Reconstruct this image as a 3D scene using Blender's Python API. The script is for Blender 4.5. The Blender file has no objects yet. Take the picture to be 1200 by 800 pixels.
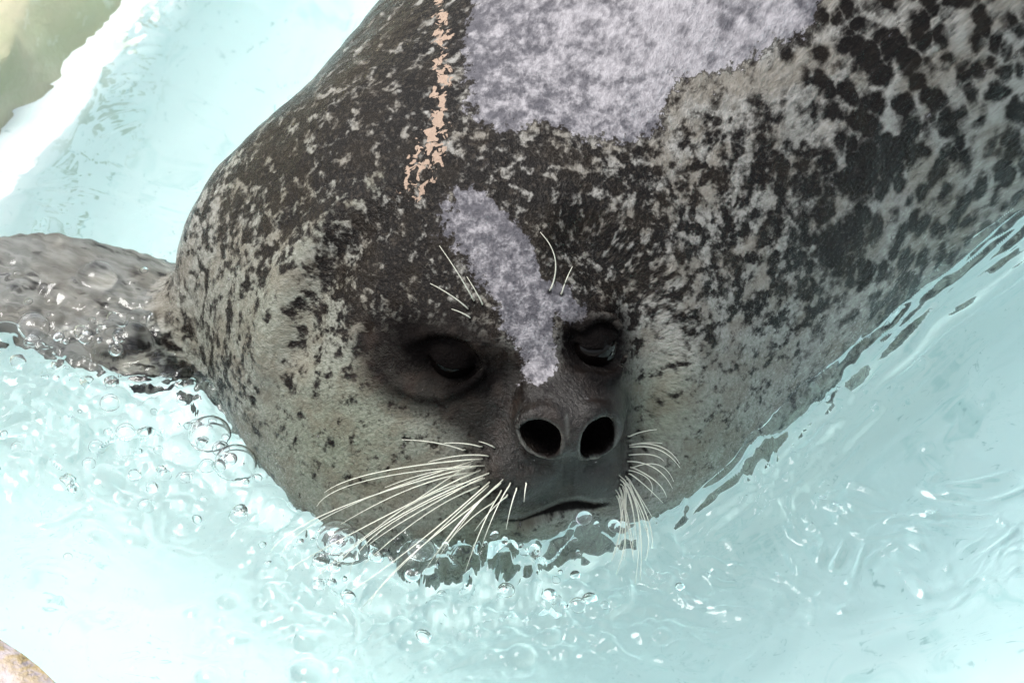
import bpy, math, random
import numpy as np

random.seed(7)
rng = np.random.default_rng(11)
sc = bpy.context.scene
COL = sc.collection

# ------------------------------------------------------------------ camera
PITCH = math.radians(42.0)
DIST = 4.0
SP, CP = math.sin(PITCH), math.cos(PITCH)
RIGHT = np.array([1.0, 0, 0])
UP = np.array([0, SP, CP])
BACK = np.array([0, -CP, SP])
KPX = 0.0006                      # metres per photo pixel at the target distance

cd = bpy.data.cameras.new('camera')
cam = bpy.data.objects.new('camera', cd)
COL.objects.link(cam)
cam.location = tuple(DIST * BACK)
cam.rotation_euler = (math.pi / 2 - PITCH, 0, 0)
cd.sensor_width = 36
cd.lens = 36 * DIST / (1200 * KPX)
cd.clip_start, cd.clip_end = 0.1, 2000
cd.dof.use_dof = True
cd.dof.focus_distance = DIST - 0.15
cd.dof.aperture_fstop = 14
sc.camera = cam

# ------------------------------------------------------------------ light
SUN_EL, SUN_AZ = math.radians(66), math.radians(280)   # azimuth from +Y towards +X
world = bpy.data.worlds.new('World')
sc.world = world
world.use_nodes = True
wn = world.node_tree
bg = wn.nodes['Background']
sky = wn.nodes.new('ShaderNodeTexSky')
sky.sky_type = 'NISHITA'
sky.sun_disc = False
sky.sun_elevation = SUN_EL
sky.sun_rotation = SUN_AZ
sky.air_density = 1.0
sky.dust_density = 4.0
sky.ozone_density = 1.0
hs = wn.nodes.new('ShaderNodeHueSaturation')
hs.inputs['Saturation'].default_value = 0.35
wn.links.new(sky.outputs[0], hs.inputs['Color'])
wn.links.new(hs.outputs[0], bg.inputs['Color'])
bg.inputs['Strength'].default_value = 0.12
sd = bpy.data.lights.new('sun', 'SUN')
sd.energy = 1.2
sd.angle = math.radians(25)
sd.color = (1.0, 0.97, 0.93)
sun = bpy.data.objects.new('sun', sd)
COL.objects.link(sun)
sun.rotation_euler = (math.pi / 2 - SUN_EL, 0, math.pi - SUN_AZ)
sun.location = (0, 0, 5)

vs = sc.view_settings
vs.view_transform = 'Standard'
vs.look = 'None'
vs.gamma = 1
vs.exposure = 1.52
vs.use_curve_mapping = False
sc.cycles.max_bounces = 10
sc.cycles.diffuse_bounces = 3
sc.cycles.glossy_bounces = 4
sc.cycles.transmission_bounces = 10
sc.cycles.transparent_max_bounces = 12
sc.cycles.use_denoising = True
sc.cycles.sample_clamp_indirect = 8
sc.cycles.blur_glossy = 0.3


# ------------------------------------------------------------------ helpers
def P(px, py, w):
    """Point on the photo ray (px, py) at distance DIST - w along the view axis."""
    s = KPX * (1 - w / DIST)
    return (px - 600) * s * RIGHT + (400 - py) * s * UP + w * BACK


def project(p):
    u, v, w = p @ RIGHT, p @ UP, p @ BACK
    s = KPX * (1 - w / DIST)
    return 600 + u / s, 400 - v / s


def on_plane(px, py, z=0.0):
    a, b = P(px, py, 0.0), P(px, py, 1.0)
    t = (z - a[2]) / (b[2] - a[2])
    return a + (b - a) * t


def smooth(a, b, x):
    t = np.clip((x - a) / (b - a), 0, 1)
    return t * t * (3 - 2 * t)


_perm = np.random.default_rng(3).permutation(512).astype(np.int64)
_perm = np.concatenate([_perm, _perm, _perm])
_grad = np.random.default_rng(5).normal(size=(512, 3))
_grad /= np.linalg.norm(_grad, axis=1)[:, None]


def noise3(p):
    i = np.floor(p).astype(np.int64)
    f = p - i
    u = f * f * f * (f * (f * 6 - 15) + 10)
    i &= 511
    out = 0
    for dx in (0, 1):
        wx = u[:, 0] if dx else 1 - u[:, 0]
        for dy in (0, 1):
            wy = u[:, 1] if dy else 1 - u[:, 1]
            for dz in (0, 1):
                wz = u[:, 2] if dz else 1 - u[:, 2]
                h = _perm[(_perm[(_perm[(i[:, 0] + dx) & 511] + i[:, 1] + dy) & 511] + i[:, 2] + dz) & 511]
                g = _grad[h]
                out = out + wx * wy * wz * (g[:, 0] * (f[:, 0] - dx) + g[:, 1] * (f[:, 1] - dy) + g[:, 2] * (f[:, 2] - dz))
    return out * 1.6


def fbm(p, octaves=3, gain=0.5):
    a, t, s = 1.0, 0, 0
    for o in range(octaves):
        t = t + a * noise3(p * (2.03 ** o) + 17.3 * o)
        s += a
        a *= gain
    return t / s


def mesh_obj(name, verts, faces, mat, parent=None, smooth_shade=True):
    me = bpy.data.meshes.new(name)
    me.from_pydata([tuple(v) for v in verts], [], [tuple(f) for f in faces])
    if smooth_shade:
        me.polygons.foreach_set('use_smooth', [True] * len(me.polygons))
    me.materials.append(mat)
    o = bpy.data.objects.new(name, me)
    COL.objects.link(o)
    if parent:
        o.parent = parent
    return o


def fast_quads(name, verts, quads, mat, parent=None, ngons=()):
    me = bpy.data.meshes.new(name)
    nv, nq = len(verts), len(quads)
    me.vertices.add(nv)
    me.vertices.foreach_set('co', np.asarray(verts, np.float32).ravel())
    idx = np.concatenate([np.asarray(quads, np.int32).ravel()] + [np.asarray(f, np.int32) for f in ngons])
    sizes = np.concatenate([np.full(nq, 4), np.array([len(f) for f in ngons], int)]).astype(np.int32)
    me.loops.add(len(idx))
    me.loops.foreach_set('vertex_index', idx)
    me.polygons.add(len(sizes))
    me.polygons.foreach_set('loop_start', np.concatenate([[0], np.cumsum(sizes)[:-1]]).astype(np.int32))
    me.polygons.foreach_set('use_smooth', np.ones(len(sizes), bool))
    me.update(calc_edges=True)
    me.validate()
    me.materials.append(mat)
    o = bpy.data.objects.new(name, me)
    COL.objects.link(o)
    if parent:
        o.parent = parent
    return o


def attr(o, name, data, kind='FLOAT'):
    a = o.data.attributes.new(name, kind, 'POINT')
    a.data.foreach_set('vector' if kind == 'FLOAT_VECTOR' else 'value', np.asarray(data, np.float32).ravel())


def tag(o, label=None, cat=None, group=None, kind=None):
    if label: o['label'] = label
    if cat: o['category'] = cat
    if group: o['group'] = group
    if kind: o['kind'] = kind
    return o


class NT:
    """small node-graph builder"""
    def __init__(self, name):
        self.m = bpy.data.materials.new(name)
        self.m.use_nodes = True
        self.t = self.m.node_tree
        self.t.nodes.clear()
        self.out = self.t.nodes.new('ShaderNodeOutputMaterial')

    def n(self, typ, **kw):
        nd = self.t.nodes.new(typ)
        for k, v in kw.items():
            if hasattr(nd, k):
                setattr(nd, k, v)
        return nd

    def link(self, a, b):
        self.t.links.new(a, b)

    def put(self, sock, v):
        if isinstance(v, bpy.types.NodeSocket):
            self.t.links.new(v, sock)
        elif isinstance(v, (tuple, list)) and len(v) == 3 and sock.type == 'RGBA':
            sock.default_value = (*v, 1)
        else:
            sock.default_value = v

    def attr(self, name, vec=False):
        a = self.n('ShaderNodeAttribute', attribute_name=name)
        return a.outputs['Vector' if vec else 'Fac']

    def math(self, op, a, b=0.0, c=None):
        nd = self.n('ShaderNodeMath', operation=op)
        self.put(nd.inputs[0], a)
        self.put(nd.inputs[1], b)
        if c is not None: self.put(nd.inputs[2], c)
        return nd.outputs[0]

    def vmul(self, v, s):
        nd = self.n('ShaderNodeVectorMath', operation='MULTIPLY')
        self.put(nd.inputs[0], v)
        self.put(nd.inputs[1], s)
        return nd.outputs[0]

    def mix(self, f, a, b):
        nd = self.n('ShaderNodeMix', data_type='RGBA')
        self.put(nd.inputs['Factor'], f)
        self.put(nd.inputs[6], a)
        self.put(nd.inputs[7], b)
        return nd.outputs[2]

    def step(self, x, lo, hi, a=0.0, b=1.0):
        nd = self.n('ShaderNodeMapRange', interpolation_type='SMOOTHSTEP')
        self.put(nd.inputs[0], x)
        for i, v in zip((1, 2, 3, 4), (lo, hi, a, b)): self.put(nd.inputs[i], v)
        return nd.outputs[0]

    def noise(self, vec, scale, detail=2, rough=0.5, w=None, dist=0.0):
        nd = self.n('ShaderNodeTexNoise', noise_dimensions='4D' if w is not None else '3D')
        self.put(nd.inputs['Vector'], vec)
        nd.inputs['Scale'].default_value = scale
        nd.inputs['Detail'].default_value = detail
        nd.inputs['Roughness'].default_value = rough
        nd.inputs['Distortion'].default_value = dist
        if w is not None: self.put(nd.inputs['W'], w)
        return nd.outputs['Fac']

    def voronoi(self, vec, scale, w=None, feature='F1', rnd=1.0):
        nd = self.n('ShaderNodeTexVoronoi', voronoi_dimensions='4D' if w is not None else '3D', feature=feature)
        self.put(nd.inputs['Vector'], vec)
        nd.inputs['Scale'].default_value = scale
        nd.inputs['Randomness'].default_value = rnd
        if w is not None: self.put(nd.inputs['W'], w)
        return nd.outputs['Distance']

    def bump(self, h, dist, strength=1.0, normal=None):
        nd = self.n('ShaderNodeBump')
        nd.inputs['Strength'].default_value = strength
        nd.inputs['Distance'].default_value = dist
        self.put(nd.inputs['Height'], h)
        if normal is not None: self.put(nd.inputs['Normal'], normal)
        return nd.outputs[0]

    def principled(self, **kw):
        nd = self.n('ShaderNodeBsdfPrincipled')
        for k, v in kw.items():
            self.put(nd.inputs[k.replace('_', ' ')], v)
        self.link(nd.outputs[0], self.out.inputs['Surface'])
        return nd

    def coord(self):
        return self.n('ShaderNodeTexCoord').outputs['Object']


# ------------------------------------------------------------------ materials
WATER_TINT = 0.42


def mat_floor():
    g = NT('painted_pool_floor')
    c = g.coord()
    big = g.noise(c, 3.2, 3, 0.55)
    mid = g.noise(c, 14, 4, 0.6, dist=0.6)
    fine = g.noise(c, 85, 3, 0.6)
    col = g.mix(g.step(big, 0.35, 0.65), (0.86, 0.925, 0.915), (0.92, 0.94, 0.925))
    col = g.mix(g.step(mid, 0.54, 0.74, 0, 0.4), col, (0.45, 0.66, 0.64))
    col = g.mix(g.step(fine, 0.60, 0.75, 0, 0.55), col, (0.28, 0.42, 0.40))
    # painted green-grey patches imitating what the wake's ripples reflect and refract
    mp = g.n('ShaderNodeMapping')
    A_, B_ = on_plane(205, 0) + np.array([0, .11, 0]), on_plane(60, 265) + np.array([0, .11, 0])
    ang = math.atan2((A_ - B_)[1], (A_ - B_)[0])
    mp.inputs['Rotation'].default_value = (0, 0, -ang)
    mp.vector_type = 'POINT'
    ca, sa = math.cos(-ang), math.sin(-ang)
    mp.inputs['Location'].default_value = (-(ca * B_[0] - sa * B_[1]), -(sa * B_[0] + ca * B_[1]), 0)
    g.link(c, mp.inputs['Vector'])
    sx = g.n('ShaderNodeSeparateXYZ')
    g.link(mp.outputs[0], sx.inputs[0])
    off = g.math('ABSOLUTE', g.math('ADD', sx.outputs[1], g.math('MULTIPLY', g.math('SUBTRACT', big, .5), .08)))
    bandm = g.step(off, .028, .003)
    along = g.math('MULTIPLY', g.step(sx.outputs[0], -.25, .0), g.step(sx.outputs[0], 1.2, .6))
    pt = g.step(g.noise(c, 55, 3, .6), .52, .62)
    wake_patch = g.math('MULTIPLY', g.math('MULTIPLY', bandm, along), pt)
    col = g.mix(g.math('MULTIPLY', wake_patch, .6), col, (.36, .42, .30))
    g.principled(Base_Color=col, Roughness=0.7)
    return g.m


def mat_water():
    g = NT('clear_pool_water')
    gl = g.n('ShaderNodeBsdfGlass')
    gl.inputs['IOR'].default_value = 1.33
    gl.inputs['Roughness'].default_value = 0.0
    gl.inputs['Color'].default_value = (0.985, 1.0, 1.0, 1)
    g.link(gl.outputs[0], g.out.inputs['Surface'])
    v = g.n('ShaderNodeVolumeAbsorption')
    v.inputs['Color'].default_value = (.55, .97, .96, 1)
    v.inputs['Density'].default_value = WATER_TINT
    g.link(v.outputs[0], g.out.inputs['Volume'])
    return g.m


def mat_stone():
    g = NT('weathered_rim_stone')
    c = g.coord()
    n1 = g.noise(c, 25, 5, 0.65)
    n2 = g.noise(c, 110, 4, 0.6)
    rim = g.attr('rim')
    col = g.mix(g.step(n1, 0.35, 0.65), (0.30, 0.26, 0.27), (0.45, 0.40, 0.41))
    lich = g.math('MULTIPLY', rim, g.step(n2, 0.35, 0.6))
    col = g.mix(lich, col, (0.36, 0.27, 0.10))
    col = g.mix(g.step(n2, 0.58, 0.7, 0, 0.75), col, (0.10, 0.08, 0.06))
    h = g.math('ADD', n1, g.math('MULTIPLY', n2, 0.5))
    g.principled(Base_Color=col, Roughness=0.75, Normal=g.bump(h, 0.006))
    return g.m


def mat_algae():
    g = NT('algae_stained_concrete')
    c = g.coord()
    n1 = g.noise(c, 9, 4, 0.6)
    n2 = g.noise(c, 45, 4, 0.6)
    col = g.mix(g.step(n1, 0.35, 0.65), (0.46, 0.45, 0.28), (0.58, 0.51, 0.36))
    col = g.mix(g.step(n2, 0.56, 0.7, 0, 0.8), col, (0.62, 0.62, 0.5))
    g.principled(Base_Color=col, Roughness=0.5, Normal=g.bump(n2, 0.004))
    return g.m


def mat_ground():
    g = NT('concrete_deck')
    c = g.coord()
    n1 = g.noise(c, 2, 5, 0.6)
    col = g.mix(n1, (0.22, 0.21, 0.19), (0.36, 0.34, 0.31))
    g.principled(Base_Color=col, Roughness=0.85)
    return g.m


def mat_fur():
    g = NT('wet_spotted_fur')
    d6, d3, d1 = g.attr('flow_spot', True), g.attr('flow_fleck', True), g.attr('flow_hair', True)   # direction times distance^k: k<1 stretches along the lie of the coat
    dens, pale_patch, face = g.attr('spot_cover'), g.attr('pale_patch'), g.attr('face')
    olive_bounce, black, film_glint = g.attr('olive_bounce'), g.attr('black'), g.attr('film_glint')
    hair = g.noise(d1, 150, 2, 0.6)                    # single hairs
    lock = g.noise(d1, 62, 3, 0.65)                    # locks lying along the flow
    tone = g.noise(d6, 9, 3, 0.55)
    # head: flow-stretched flecks; body: separate rounded blotches. Coverage is set per place
    sp1 = g.noise(d6, 21, 2, 0.5, dist=0.35)
    sp2 = g.noise(d3, 42, 3, 0.6, dist=0.2)
    sp = g.math('ADD', g.math('MULTIPLY', sp1, 0.66), g.math('MULTIPLY', sp2, 0.34))
    lk = g.math('MULTIPLY', g.math('SUBTRACT', lock, 0.5), 0.20)
    sp = g.math('ADD', sp, lk)
    edge1 = g.math('SUBTRACT', g.math('MULTIPLY_ADD', dens, 0.30, 0.350), sp)
    wob = g.n('ShaderNodeVectorMath', operation='ADD')
    nz = g.n('ShaderNodeTexNoise')
    oc = g.coord()
    g.put(nz.inputs['Vector'], oc); nz.inputs['Scale'].default_value = 70; nz.inputs['Detail'].default_value = 3
    g.put(wob.inputs[0], oc); g.put(wob.inputs[1], g.vmul(nz.outputs['Color'], (.016, .016, .016)))
    vo = g.voronoi(wob.outputs[0], 60)
    big_ = g.noise(d6, 7, 2, 0.5)
    rad = g.math('MULTIPLY_ADD', dens, 0.66, g.math('MULTIPLY_ADD', big_, 0.9, -0.22))
    edge2 = g.math('MULTIPLY', g.math('SUBTRACT', rad, g.math('ADD', vo, g.math('MULTIPLY', sp2, 0.35))), 0.40)
    edge2 = g.math('ADD', edge2, g.math('SUBTRACT', 0.045, lk))
    onbody = g.attr('onbody')
    mx = g.n('ShaderNodeMix', data_type='FLOAT')
    g.put(mx.inputs[0], onbody); g.put(mx.inputs[2], edge1); g.put(mx.inputs[3], edge2)
    edge = mx.outputs[0]
    spot = g.step(edge, -0.06, 0.07)
    soft = g.step(edge, -0.15, 0.13)
    pale = g.mix(g.step(lock, .3, .7), (0.15, 0.145, 0.132), (0.25, 0.243, 0.228))
    pale = g.mix(g.math('MULTIPLY', olive_bounce, 0.85), pale, g.mix(g.step(lock, .3, .7), (0.105, 0.117, 0.082), (0.158, 0.174, 0.130)))  # olive: pool light reflected onto shaded fur, put into the colour
    pale = g.mix(g.step(tone, 0.42, 0.62, 0.0, 0.45), pale, (0.105, 0.085, 0.06))
    dark = g.mix(lock, (0.0015, 0.0015, 0.0015), (0.011, 0.009, 0.0075))
    dark = g.mix(g.step(tone, 0.45, 0.65, 0.0, 0.5), dark, (0.013, 0.0095, 0.006))
    fleck = g.noise(d3, 64, 3, 0.6)
    dark = g.mix(g.math('MULTIPLY', g.step(fleck, 0.53, 0.66, 0.0, 0.6), g.math('SUBTRACT', 1.0, g.math('MULTIPLY', onbody, .8))), dark, (0.042, 0.035, 0.028))
    col = g.mix(g.math('MULTIPLY', soft, 0.5), pale, (0.040, 0.033, 0.026))
    col = g.mix(spot, col, dark)
    # dark muzzle and eye mask
    fcol = g.mix(lock, (0.0018, 0.0014, 0.0012), (0.011, 0.0085, 0.007))
    fcol = g.mix(g.step(tone, 0.48, 0.68, 0.0, 0.7), fcol, (0.022, 0.0155, 0.0125))
    col = g.mix(g.math('MULTIPLY', face, 0.95), col, fcol)
    # pale patches: greyer, spots washed out
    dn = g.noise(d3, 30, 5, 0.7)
    em = g.math('ADD', pale_patch, g.math('MULTIPLY', g.math('SUBTRACT', dn, 0.5), 2.4))
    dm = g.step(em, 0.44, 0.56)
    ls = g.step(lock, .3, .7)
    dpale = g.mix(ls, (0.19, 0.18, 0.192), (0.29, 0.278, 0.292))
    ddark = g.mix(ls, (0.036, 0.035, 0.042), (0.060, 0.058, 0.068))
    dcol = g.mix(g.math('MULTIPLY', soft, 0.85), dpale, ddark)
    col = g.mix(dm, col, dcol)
    # dark beading along the patch edge
    bead = g.math('MULTIPLY', g.step(em, 0.24, 0.40), g.math('SUBTRACT', 1.0, dm))
    col = g.mix(g.math('MULTIPLY', bead, 0.75), col, (0.02, 0.017, 0.015))
    fn = g.noise(d6, 30, 3, 0.6, dist=0.8)  # tan streak: reflection along a water film's edge, painted as colour
    fm = g.step(g.math('ADD', film_glint, g.math('MULTIPLY', g.math('SUBTRACT', fn, 0.5), 5.0)), 0.82, 0.95)
    fm = g.math('MULTIPLY', fm, g.step(film_glint, 0.02, 0.25))
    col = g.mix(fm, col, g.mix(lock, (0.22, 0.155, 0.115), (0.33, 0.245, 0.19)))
    col = g.mix(g.attr('lip_and_glint'), col, (0.105, 0.108, 0.098))  # pale lips, plus painted highlights on the nostril rims
    col = g.mix(black, col, (0.003, 0.0025, 0.0025))
    rough = g.math('MULTIPLY_ADD', dm, 0.36, 0.25)
    rough = g.math('MULTIPLY_ADD', g.math('SUBTRACT', hair, 0.5), 0.3, rough)
    nose = g.attr('nose')
    rough = g.math('MULTIPLY_ADD', nose, -0.12, rough)
    spec = g.math('MULTIPLY_ADD', g.math('MAXIMUM', face, black), -0.03, 0.085)
    spec = g.math('MULTIPLY_ADD', nose, 0.14, spec)
    spec = g.math('MULTIPLY', spec, g.math('MULTIPLY_ADD', black, -0.85, 1.0))
    hh = g.math('ADD', g.math('MULTIPLY', hair, 0.5), lock)
    hh = g.math('ADD', hh, g.math('MULTIPLY', sp2, 1.2))
    b = g.bump(hh, 0.0018, 0.75)
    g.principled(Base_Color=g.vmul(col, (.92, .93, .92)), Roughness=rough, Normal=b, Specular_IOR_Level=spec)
    return g.m


def mat_simple(name, col, rough, spec=0.5, coat=0.0):
    g = NT(name)
    n1 = g.noise(g.coord(), 300, 2, 0.5)
    c = g.mix(n1, tuple(0.75 * v for v in col), tuple(min(1, 1.2 * v) for v in col))
    g.principled(Base_Color=c, Roughness=rough, Specular_IOR_Level=spec, Coat_Weight=coat)
    return g.m


M_FLOOR, M_WATER, M_STONE, M_ALGAE, M_GROUND, M_FUR = mat_floor(), mat_water(), mat_stone(), mat_algae(), mat_ground(), mat_fur()
M_EYE = mat_simple('dark_eye', (0.0014, 0.0010, 0.0009), 0.10, 0.16)
M_WHISKER = mat_simple('pale_whisker', (0.60, 0.60, 0.50), 0.4)
M_CLAW = mat_simple('dark_claw', (0.05, 0.04, 0.035), 0.35)

# ------------------------------------------------------------------ pool setting
DEPTH = -0.38
RIMZ = 0.035
n0, n1 = on_plane(0, 745, RIMZ), on_plane(75, 800, RIMZ)       # near rim edge
f0, f1 = on_plane(0, 150, RIMZ), on_plane(120, 0, RIMZ)        # far-left rim edge
dn = (n1 - n0)[:2] / np.linalg.norm((n1 - n0)[:2])
df = (f1 - f0)[:2] / np.linalg.norm((f1 - f0)[:2])
A = np.array([dn, -df]).T
ts = np.linalg.solve(A, f0[:2] - n0[:2])
corner = n0[:2] + ts[0] * dn
LN, LF = 4.2, 4.6
hole = [corner, corner + LN * dn, corner + LN * dn + LF * df, corner + LF * df]


def poly_sheet(name, pts, z, mat):
    return mesh_obj(name, [(p[0], p[1], z) for p in pts], [list(range(len(pts)))], mat, smooth_shade=False)


floor = poly_sheet('pool_floor', [hole[0] + (-.3, -.3), hole[1] + (.3, -.3), hole[2] + (.3, .3), hole[3] + (-.3, .3)], DEPTH, M_FLOOR)
tag(floor, kind='structure')
# deck around the pool reaching the horizon
big = [np.array(c, float) for c in ((-400, 0), (0, -400), (400, 0), (0, 400))]
dhole = [hole[0] - dn * .5, hole[1], hole[2], hole[3] - dn * .5]
vv = [(*p, RIMZ - 0.012) for p in dhole] + [(*p, RIMZ - 0.012) for p in big]
deck = mesh_obj('deck_ground', vv, [[i, (i + 1) % 4, 4 + (i + 1) % 4, 4 + i] for i in range(4)], M_GROUND, smooth_shade=False)
tag(deck, kind='structure')
# pool walls: a smooth cove from the rim down to the floor
wv, wf = [], []
cen = sum(hole) / 4
prof = [(-.02, RIMZ - .005)] + [(-.015 + .62 * (1 - math.cos(t)), -.030 + (DEPTH + .03) * math.sin(t)) for t in np.linspace(0, math.pi / 2, 14)] + [(.70, DEPTH - .004)]
for i, p in enumerate(hole):
    inn = (cen - p) / np.linalg.norm(cen - p)
    wv += [(*(p + inn * (u_ - (.15 if k_ == 0 and i in (0, 3) else 0))), min(z_, -.085) if i in (0, 3) else z_) for k_, (u_, z_) in enumerate(prof)]
for i in range(4):
    a, b = len(prof) * i, len(prof) * ((i + 1) % 4)
    for k in range(len(prof) - 1):
        wf.append([a + k, b + k, b + k + 1, a + k + 1])
wall = mesh_obj('pool_wall', wv, wf, M_FLOOR)
tag(wall, kind='structure')


def rim_stone(a, b, width, inward, height, mat, seed, parent):
    """rough-topped coping block from a to b, its outer side away from the pool"""
    nx, ny, nz = 26, 14, 5
    d = b - a
    L = np.linalg.norm(d)
    d = d / L
    out = -inward
    r = np.random.default_rng(seed)
    V, F, R, TOP, idx = [], [], [], [], {}

    def vid(i, j, k):
        key = (i, j, k)
        if key not in idx:
            s, t, h = i / nx, j / ny, k / nz
            q = a + d * (s * L) + out * (t * width)
            p = np.array([q[0], q[1], -0.06 + h * (height + 0.06)])
            e = min(s, 1 - s) * L
            rr = 0.008
            for dist, n in ((t * width, -out), (e, d if s > .5 else -d)):
                if dist < rr and h == 1:
                    p[2] -= 0.5 * (rr - dist)
            idx[key] = len(V)
            V.append(p)
            TOP.append((t < .5, h == 1))
            R.append(max(0.0, 1 - t * width / 0.03))
        return idx[key]
    for i in range(nx):
        for j in range(ny):
            F.append([vid(i, j, nz), vid(i + 1, j, nz), vid(i + 1, j + 1, nz), vid(i, j + 1, nz)])
    for i in range(nx):
        for k in range(nz):
            F.append([vid(i, 0, k), vid(i + 1, 0, k), vid(i + 1, 0, k + 1), vid(i, 0, k + 1)])
            F.append([vid(i + 1, ny, k), vid(i, ny, k), vid(i, ny, k + 1), vid(i + 1, ny, k + 1)])
    for j in range(ny):
        for k in range(nz):
            F.append([vid(0, j + 1, k), vid(0, j, k), vid(0, j, k + 1), vid(0, j + 1, k + 1)])
            F.append([vid(nx, j, k), vid(nx, j + 1, k), vid(nx, j + 1, k + 1), vid(nx, j, k + 1)])
    V, T_ = np.array(V), np.array(TOP, float)
    nn, n2 = fbm(V * 22 + seed, 3), fbm(V * 70 + seed, 2)
    V[:, :2] -= inward * (0.010 * nn * T_[:, 0])[:, None]
    V[:, 2] += (0.010 * nn + 0.004 * n2) * T_[:, 1]
    o = mesh_obj('rim_stone', V, F, mat, parent)
    attr(o, 'rim', R)
    return o


rim = tag(bpy.data.objects.new('pool_rim', None), kind='structure')
COL.objects.link(rim)
perp_n = np.array([-dn[1], dn[0]])
perp_n *= np.sign((cen - corner) @ perp_n)
perp_f = np.array([-df[1], df[0]])
perp_f *= np.sign((cen - corner) @ perp_f)
for i in range(5):
    rim_stone(corner + dn * (i * 0.42 + (0 if i else -0.1)), corner + dn * (i * 0.42 + 0.414), 0.3, perp_n, RIMZ + 0.004 * (i % 2), M_STONE, 40 + i, rim)
# shelving concrete bank on the far-left side, just awash
bv, bf = [], []
NB, NW = 320, 16
for i in range(NB + 1):
    for j in range(NW + 1):
        t = j / NW
        q = corner + df * (i / NB * LF) - perp_f * (t * 0.5 + 0.042)
        z = -0.090 + 0.080 * float(smooth(0, .06, t)) + 0.035 * t
        bv.append((q[0], q[1], z))
bv = np.array(bv)
bv[:, :2] += perp_f * (0.020 * fbm(bv * 7, 2) + .012 * fbm(bv * 30, 2))[:, None]
bv[:, 2] += 0.006 * fbm(bv * 14, 2)
for i in range(NB):
    for j in range(NW):
        a = i * (NW + 1) + j
        bf.append([a, a + 1, a + NW + 2, a + NW + 1])
bank = tag(mesh_obj('pool_bank', bv, bf, M_ALGAE), kind='structure')

# ------------------------------------------------------------------ the seal: one implicit body
def unit(v):
    return v / np.linalg.norm(v)


HO = P(612, 415, 0.165)                                  # between the eyes
F_c = unit(np.array([.034, -.066, .055]))
E_c = np.array([.11, .012, -.054])
E_c = unit(E_c - (E_c @ F_c) * F_c)
H_c = np.cross(F_c, E_c)
cam2w = lambda c: c[0] * RIGHT + c[1] * UP + c[2] * BACK
HF, HR, HH = cam2w(F_c), cam2w(E_c), cam2w(H_c)           # forward, image-right, up of the head
HFRAME = np.array([HF, HR, HH])
hl = lambda f, r, h: HO + f * HF + r * HR + h * HH


def ell(p, c, frame, rad):
    q = (p - c) @ frame.T
    rad = np.asarray(rad)
    k0 = np.linalg.norm(q / rad, axis=1)
    k1 = np.linalg.norm(q / (rad * rad), axis=1)
    return k0 * (k0 - 1) / np.maximum(k1, 1e-6)


def cone(p, a, b, ra, rb):
    ab = b - a
    t = np.clip(((p - a) @ ab) / (ab @ ab), 0, 1)
    return np.linalg.norm(p - a - t[:, None] * ab, axis=1) - (ra + (rb - ra) * t)


def smin(a, b, k):
    h = np.clip(0.5 + 0.5 * (b - a) / k, 0, 1)
    return b + (a - b) * h - k * h * (1 - h)


def smax(a, b, k):
    return -smin(-a, -b, k)


I3 = np.eye(3)
BODY = [P(600, 350, .027), P(930, 0, -.206), P(1270, -370, -.45), P(1500, -640, -.63), P(1600, -760, -.71)]
BODYR = [.205, .236, .165, .085, .055]
NECK = P(505, 412, .055)
baxis = unit(BODY[1] - BODY[0])
bside = unit(np.cross(baxis, [0, 0, 1.0]))
BFR = np.array([baxis, bside, np.cross(bside, baxis)])
# right fore flipper, spread on the left just under the surface
FLR = P(250, 400, -.02); FLR[2] = -0.024
FLT = on_plane(10, 350, -0.036)
fla = unit(FLT - FLR); flz = unit(np.array([0.05, -0.25, 1.0]) - fla * (np.array([0.05, -0.25, 1.0]) @ fla))
FLFR = np.array([fla, np.cross(flz, fla), flz])
WH = [((547, 529), None, (471, 515)), ((565, 524), None, (520, 519)), ((579, 524), None, (561, 517)), ((572, 534), None, (502, 541)),
      ((566, 537), (435, 555), (380, 577)), ((557, 548), None, (451, 571)), ((560, 545), (381, 602), (316, 647)), ((555, 553), None, (399, 614)),
      ((563, 549), (412, 625), (334, 669)), ((552, 564), None, (448, 612)), ((574, 553), (435, 625), (385, 679)), ((562, 570), None, (424, 663)),
      ((574, 564), (480, 643), (408, 695)), ((572, 580), (466, 665), (433, 710)), ((588, 566), None, (511, 650)), ((578, 574), None, (498, 668)),
      ((588, 575), None, (545, 670)), ((599, 566), None, (565, 638)), ((606, 572), None, (593, 620)), ((596, 580), None, (556, 622)), ((617, 566), None, (614, 588)),
      ((580, 588), None, (520, 640)), ((566, 558), (470, 612), (430, 640)),
      ((736, 512), None, (770, 503)), ((738, 522), None, (776, 519)), ((738, 524), (775, 528), (797, 548)), ((737, 533), (765, 533), (778, 540)),
      ((738, 546), (770, 565), (781, 582)), ((737, 554), None, (777, 589)), ((735, 560), None, (768, 612)), ((732, 564), (750, 616), (750, 681)),
      ((728, 572), (738, 630), (743, 657)), ((723, 580), (727, 620), (716, 658)), ((731, 568), (733, 620), (732, 656)), ((733, 554), (760, 610), (764, 642)), ((728, 560), (742, 600), (746, 640)),
      ((735, 540), (770, 550), (788, 572))]
BROW = [((556, 353), None, (515, 288)), ((566, 357), None, (547, 324)), ((549, 362), None, (504, 332)), ((551, 372), None, (529, 362)),
        ((644, 342), (650, 301), (633, 272)), ((658, 345), None, (671, 312))]
MOUTH_PX = [(586, 606), (612, 607), (634, 598), (656, 589), (676, 586), (697, 590), (716, 588)]


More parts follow.
